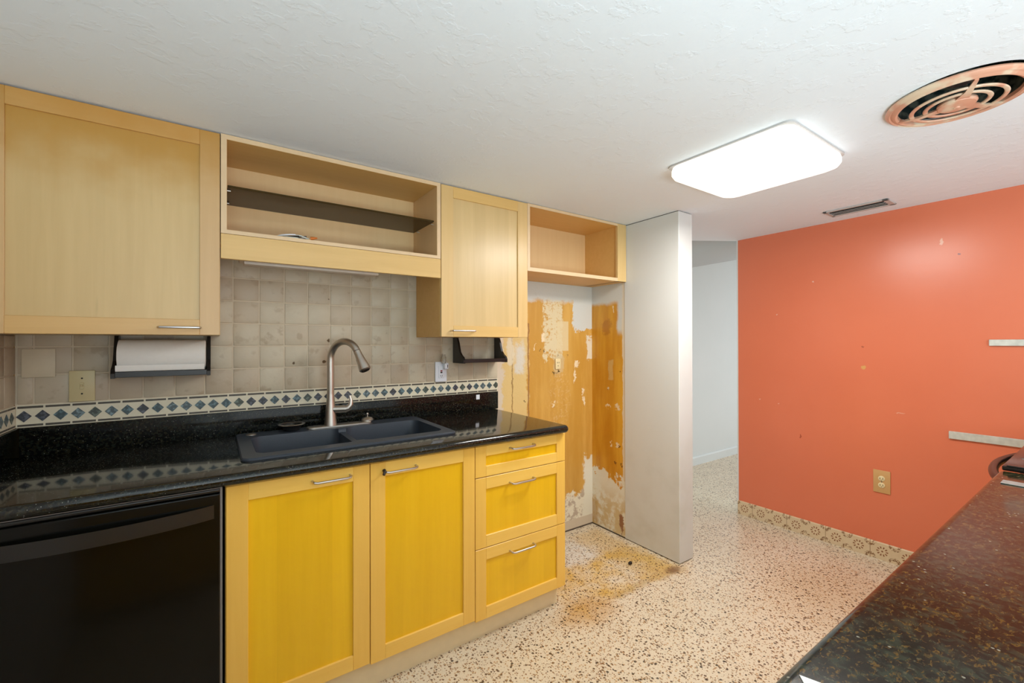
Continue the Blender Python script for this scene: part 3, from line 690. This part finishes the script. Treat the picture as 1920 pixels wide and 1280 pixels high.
build('loose_sheet', MB().prism([(2.137, 1.24), (2.136, 1.225), (2.140, 1.2175), (2.150, 1.2165), (2.150, 1.2175), (2.1415, 1.219), (2.138, 1.226), (2.139, 1.24)], 0, -.296, -.028, 'paper'), c)

# ------------------------------------------------------------ switch and outlets
c = thing('light_switch', 'almond toggle light switch plate on the tile at the left', 'switch', (-.404, 2.264, 1.161))
build('plate', MB().box(-.441, -.369, 2.258, 2.2645, 1.104, 1.220, 'almond', .003, 2), c)
build('toggle', MB().box(-.411, -.399, 2.2555, 2.259, 1.150, 1.174, 'almond', .001, 1).box(-.409, -.401, 2.247, 2.257, 1.160, 1.168, 'almond', .002, 2), c)
for z_ in (1.133, 1.191): build('screw', MB().lathe((-.405, 2.2575, z_), [(.003, 0), (.003, -.001), (.001, -.0015)], 'dark', 12, 1), c)
tag(build('corner_tile', MB().box(-.562, -.476, 2.2625, 2.2648, 1.199, 1.302, 'paletile', .002, 2)), 'raised pale square tile in the left corner above the border', 'tile')  # lighter cut tile in the corner, slightly proud of the field

c = thing('gfci_outlet', 'white outlet with test buttons on the tile right of the faucet', 'outlet', (1.07, 2.264, 1.15))
build('plate', MB().box(1.034, 1.106, 2.258, 2.2645, 1.100, 1.214, 'white', .003, 2), c)
build('receptacle', MB().box(1.053, 1.087, 2.255, 2.259, 1.122, 1.192, 'white', .002, 2), c)
build('button', MB().box(1.064, 1.076, 2.2535, 2.2555, 1.159, 1.166, 'red').box(1.064, 1.076, 2.2535, 2.2555, 1.150, 1.157, 'dark'), c, False, label='red and black buttons')
build('slot', MB().box(1.0635, 1.066, 2.2545, 2.2555, 1.131, 1.139, 'dark').box(1.0735, 1.076, 2.2545, 2.2555, 1.131, 1.139, 'dark').box(1.068, 1.072, 2.2545, 2.2555, 1.125, 1.128, 'dark'), c, False)
c = thing('plug_in_freshener', 'small plug-in air freshener with a clear vial in the white outlet', 'air freshener', (1.08, 2.24, 1.19))
build('plug_body', MB().box(1.078, 1.104, 2.228, 2.2575, 1.172, 1.208, 'white', .006, 3).box(1.094, 1.098, 2.2270, 2.2285, 1.181, 1.198, 'dark'), c)
build('vial', MB().lathe((1.078, 2.240, 1.205), [(.013, 0), (.013, .036), (.009, .042), (.009, .052)], 'clear', 20), c, label='clear vial')

tag(build('sticker', MB().box(1.298, 1.322, 2.2552, 2.2568, .982, 1.010, 'white', .0005, 1)), 'tiny white square sticker on the black granite upstand', 'sticker')

c = thing('wall_outlet', 'old cream outlet set in the scraped ochre wall', 'outlet', (1.955, 2.27, 1.17))
build('receptacle', MB().box(1.930, 1.976, 2.266, 2.2745, 1.140, 1.212, 'cream', .003, 2), c)
build('slot', MB().box(1.944, 1.947, 2.2652, 2.2665, 1.180, 1.190, 'dark').box(1.958, 1.961, 2.2652, 2.2665, 1.180, 1.190, 'dark').box(1.950, 1.955, 2.2652, 2.2665, 1.160, 1.165, 'dark'), c, False)

c = thing('wall_outlet', 'tan duplex outlet low on the coral wall', 'outlet', (XO, .887, .472))
build('plate', MB().box(XO - .007, XO - .0003, .846, .929, .404, .541, 'tan', .003, 2), c)
for z_ in (.492, .452):
    r_ = build('receptacle', MB().lathe((XO - .0095, .8875, z_), [(.0165, .004), (.0165, 0), (.0150, -.001)], 'cream', 20, 0), c)
    build('slot', MB().box(XO - .0113, XO - .0102, .893, .8955, z_ - .004, z_ + .006, 'dark').box(XO - .0113, XO - .0102, .8795, .882, z_ - .004, z_ + .006, 'dark').box(XO - .0113, XO - .0102, .886, .889, z_ - .011, z_ - .007, 'dark'), r_, False)
build('screw', MB().lathe((XO - .0075, .8875, .472), [(.003, 0), (.003, -.001), (.001, -.0015)], 'dark', 12, 0), c)

# wall rails on the coral wall
tag(build('wall_rail', MB().box(XO - .014, XO - .0003, -.15, .594, .789, .830, 'galv', .002, 1)), 'worn silver strip on the coral wall, the lower one by the stove', 'wall strip')
tag(build('wall_rail', MB().box(XO - .014, XO - .0003, -.15, .442, 1.300, 1.333, 'galv', .002, 1)), 'worn silver strip on the coral wall at eye height, the upper one', 'wall strip')

# ------------------------------------------------------------ ceiling lamp
c = thing('ceiling_lamp', 'square white ceiling lamp with a glowing rounded diffuser', 'ceiling lamp', (1.93, .95, CE))
LX, LY, HX, HY = 1.933, .948, .252, .256
build('base_plate', MB().rings([rrect(LX, LY, HX + .002, HY + .002, .03, CE - .007), rrect(LX, LY, HX + .002, HY + .002, .03, CE - .0005)], 'vent'), c)
build('diffuser', MB().rings([rrect(LX, LY, HX - .005, HY - .005, .05, CE - .0075), rrect(LX, LY, HX, HY, .055, CE - .022), rrect(LX, LY, HX, HY, .055, CE - .040), rrect(LX, LY, HX - .008, HY - .008, .055, CE - .055), rrect(LX, LY, HX - .028, HY - .028, .05, CE - .064), rrect(LX, LY, HX - .07, HY - .07, .04, CE - .068)], 'lamp'), c)

ll = bpy.data.lights.new('lamp_light', 'AREA'); ll.shape = 'SQUARE'; ll.size = .44; ll.energy = 18.5; ll.color = (1.0, .975, .93)
lo = bpy.data.objects.new('lamp_light', ll); COL.objects.link(lo); lo.location = (LX, LY, CE - .0695); lo.parent = None
# ------------------------------------------------------------ exhaust fan grille
c = thing('exhaust_fan', 'round salmon exhaust fan grille in the ceiling with dusty dark duct', 'exhaust fan', (FC[0], FC[1], CE))
build('duct', MB().lathe((FC[0] - .012, FC[1] - .012, 0), [(.1655, CE + .001), (.1655, CE + .15), (.001, CE + .15)], 'duct', 48, cap=False), c)
fb = MB()
for k in range(4):
    t0 = k * math.pi / 2 + .3
    p0 = [Vector((FC[0] - .012, FC[1] - .012, CE + .07)) + Vector((math.cos(t0 + d_) * r_, math.sin(t0 + d_) * r_, dz)) for (r_, d_, dz) in [(.03, 0, 0), (.14, -.35, -.02), (.14, .35, .02), (.03, .5, .01)]]
    fb.add(p0 + [p + Vector((0, 0, .003)) for p in p0], [(0, 1, 2, 3), (7, 6, 5, 4), (0, 4, 5, 1), (1, 5, 6, 2), (2, 6, 7, 3), (3, 7, 4, 0)], 'duct')
fb.lathe((FC[0] - .012, FC[1] - .012, CE + .04), [(.04, 0), (.04, .11)], 'duct', 24)
build('fan_blades', fb, c)
zg = CE - .013
g_ = MB(); n = 64
prof = [(.174, .010), (.176, .005), (.172, .0), (.165, -.004), (.161, -.001), (.155, -.006), (.149, -.008), (.143, -.005), (.142, .006)]
rs = []
for i in range(n):
    t_ = 2 * math.pi * i / n
    rs.append([(FC[0] + r_ * math.cos(t_), FC[1] + r_ * math.sin(t_), zg + h_) for r_, h_ in prof])
g_.rings(rs, 'salmon', close=True)
build('outer_ring', g_, c)
for R_ in (.108, .074): build('grille_ring', MB().torus((FC[0], FC[1], zg - .012), R_, .0065, 'salmon', 56, 8, .004), c)
build('hub', MB().lathe((FC[0], FC[1], zg - .012), [(.047, .006), (.048, 0), (.044, -.006), (.03, -.009), (.008, -.010), (.007, -.013), (.002, -.014)], 'salmon', 36), c)
for dg in (86, 206, 326):
    t_ = math.radians(dg); dd = Vector((math.cos(t_), math.sin(t_), 0)); pp = Vector((-dd.y, dd.x, 0)); b0 = Vector((FC[0], FC[1], zg - .016))
    vs = []
    for (r_, w_, z_) in ((.042, .016, 0), (.09, .009, -.002), (.146, .005, .006)):
        q = b0 + dd * r_ + Vector((0, 0, z_)); vs.append([q + pp * w_, q - pp * w_, q - pp * w_ * .6 + Vector((0, 0, .008)), q + pp * w_ * .6 + Vector((0, 0, .008))])
    build('spoke', MB().rings(vs, 'salmon'), c)

# ceiling register by the coral wall
c = thing('ceiling_vent', 'small rectangular ceiling vent close to the coral wall', 'vent', (3.12, .93, CE))
fr = MB(); x0, x1, y0, y1 = 3.045, 3.195, .775, 1.085; z0 = CE - .008
fr.box(x0, x0 + .020, y0, y1, z0, CE - .0005, 'vent', .002, 1); fr.box(x1 - .020, x1, y0, y1, z0, CE - .0005, 'vent', .002, 1); fr.box(x0, x1, y0, y0 + .028, z0, CE - .0005, 'vent', .002, 1); fr.box(x0, x1, y1 - .022, y1, z0, CE - .0005, 'vent', .002, 1)
build('frame', fr, c); build('backing', MB().box(x0 + .018, x1 - .018, y0 + .026, y1 - .02, CE - .0025, CE - .0005, 'ventdark'), c, False)
for i in range(3):
    xx = x0 + .046 + .030 * i
    build('louver', MB().prism([(xx + .008, CE - .003), (xx - .008, CE - .012), (xx - .0065, CE - .0135), (xx + .0095, CE - .0045)], 1, y0 + .026, y1 - .02, 'vent'), c, False)

# ------------------------------------------------------------ peninsula, stove
PB = .2555
def pen(name, x0, x1, label):
    o = worktop(name, x0, x1, -.42, PB, .876, .914, .0185, 'granite2', 'hi', False)
    return tag(o, label, 'countertop')
pen('countertop', WL + .002, 2.048, 'brown and green flecked granite countertop in the lower right foreground')
pen('countertop', 2.815, XO - .001, 'flecked granite counter piece between the stove and the coral wall')
def under(x0, x1, label):
    c = thing('base_cabinet', label, 'cabinet', ((x0 + x1) / 2, -.1, 0))
    build('body', MB().box(x0, x1, -.38, .205, .10, .875, 'lo_v').box(x0, x1, -.36, .15, 0, .10, 'toe'), c, False)
    n = max(1, round((x1 - x0) / .5)); w = (x1 - x0) / n
    for i in range(n):
        mb = MB(); bx0, bx1 = x0 + w * i + .002, x0 + w * (i + 1) - .002
        y = .2055; f_ = .058
        mb.box(bx0, bx0 + f_, y, y + .019, .12, .865, 'lo_v'); mb.box(bx1 - f_, bx1, y, y + .019, .12, .865, 'lo_v'); mb.box(bx0 + f_, bx1 - f_, y, y + .019, .12, .175, 'lo_h'); mb.box(bx0 + f_, bx1 - f_, y, y + .019, .81, .865, 'lo_h'); mb.box(bx0 + f_, bx1 - f_, y, y + .011, .175, .81, 'lo_p')
        build('door', mb, c, False)
under(WL + .01, 2.045, 'maple base cabinets under the foreground granite counter')
under(2.818, XO - .002, 'maple base cabinet under the counter piece by the coral wall')

c = thing('stove', 'black glass-topped stove with a curved handle built into the foreground counter', 'stove', (2.43, -.07, 0))
build('body', MB().box(2.055, 2.808, -.41, .200, .03, .905, 'blackhandle'), c, False)
build('oven_door', MB().box(2.06, 2.803, .201, .238, .17, .86, 'blackgloss', .004, 2), c)
build('cooktop', MB().box(2.052, 2.811, -.42, .246, .9145, .930, 'cooktop', .004, 2), c)
build('cooktop_edge', MB().box(2.050, 2.072, -.41, .236, .9285, .9335, 'blackhandle', .002, 2), c)
for (x, y, r_) in [(2.28, .06, .10), (2.62, .06, .08), (2.28, -.24, .08), (2.62, -.24, .10)]:
    build('burner_ring', MB().torus((x, y, .930), r_, .003, 'blackhandle', 40, 6, .001), c)
pts = []
for i in range(25):
    u = i / 24; pts.append((2.115 + .63 * u, .238 + .066 * math.sin(math.pi * u) ** .6, .862))
build('handle', MB().tube(pts, .013, 'blackhandle', 12), c)

tag(build('metal_strip', MB().box(1.862, 1.905, -.30, .226, .9142, .9172, 'strip', .001, 1)), 'loose silver metal strip lying across the foreground counter beside the stove', 'metal strip')
pc = MB().prism([(.588, .236), (.604, .190), (.570, .150), (.553, .205)], 2, .9142, .9152, 'paper')
tag(build('paper_scrap', pc, smooth=False), 'scrap of white paper on the foreground counter edge at the bottom', 'paper')

# crumb on the floor
bm = bmesh.new(); bmesh.ops.create_icosphere(bm, subdivisions=2, radius=.013)
for v in bm.verts: v.co = Vector((v.co.x * 1.2, v.co.y * .8, v.co.z * .7)) * (1 + random.uniform(-.15, .15)) + Vector((2.045, 1.725, .009))
pb = MB(); bm.verts.index_update(); pb.add([v.co for v in bm.verts], [[v.index for v in f.verts] for f in bm.faces], 'dark'); bm.free()
tag(build('debris_lump', pb), 'small dark lump of debris on the stained floor near the partition', 'debris')

# things of a kind that stand together
GR = {'wall_cabinet': 'wall cabinets along the sink wall', 'towel_rack': 'black scroll-sided wall racks', 'wall_rail': 'silver strips on the coral wall', 'base_cabinet': 'maple base cabinets', 'granite_upstand': 'black granite upstands'}
for o in S.objects:
    if o.parent is None and o.get('label') and o.name.split('.')[0] in GR: o['group'] = GR[o.name.split('.')[0]]
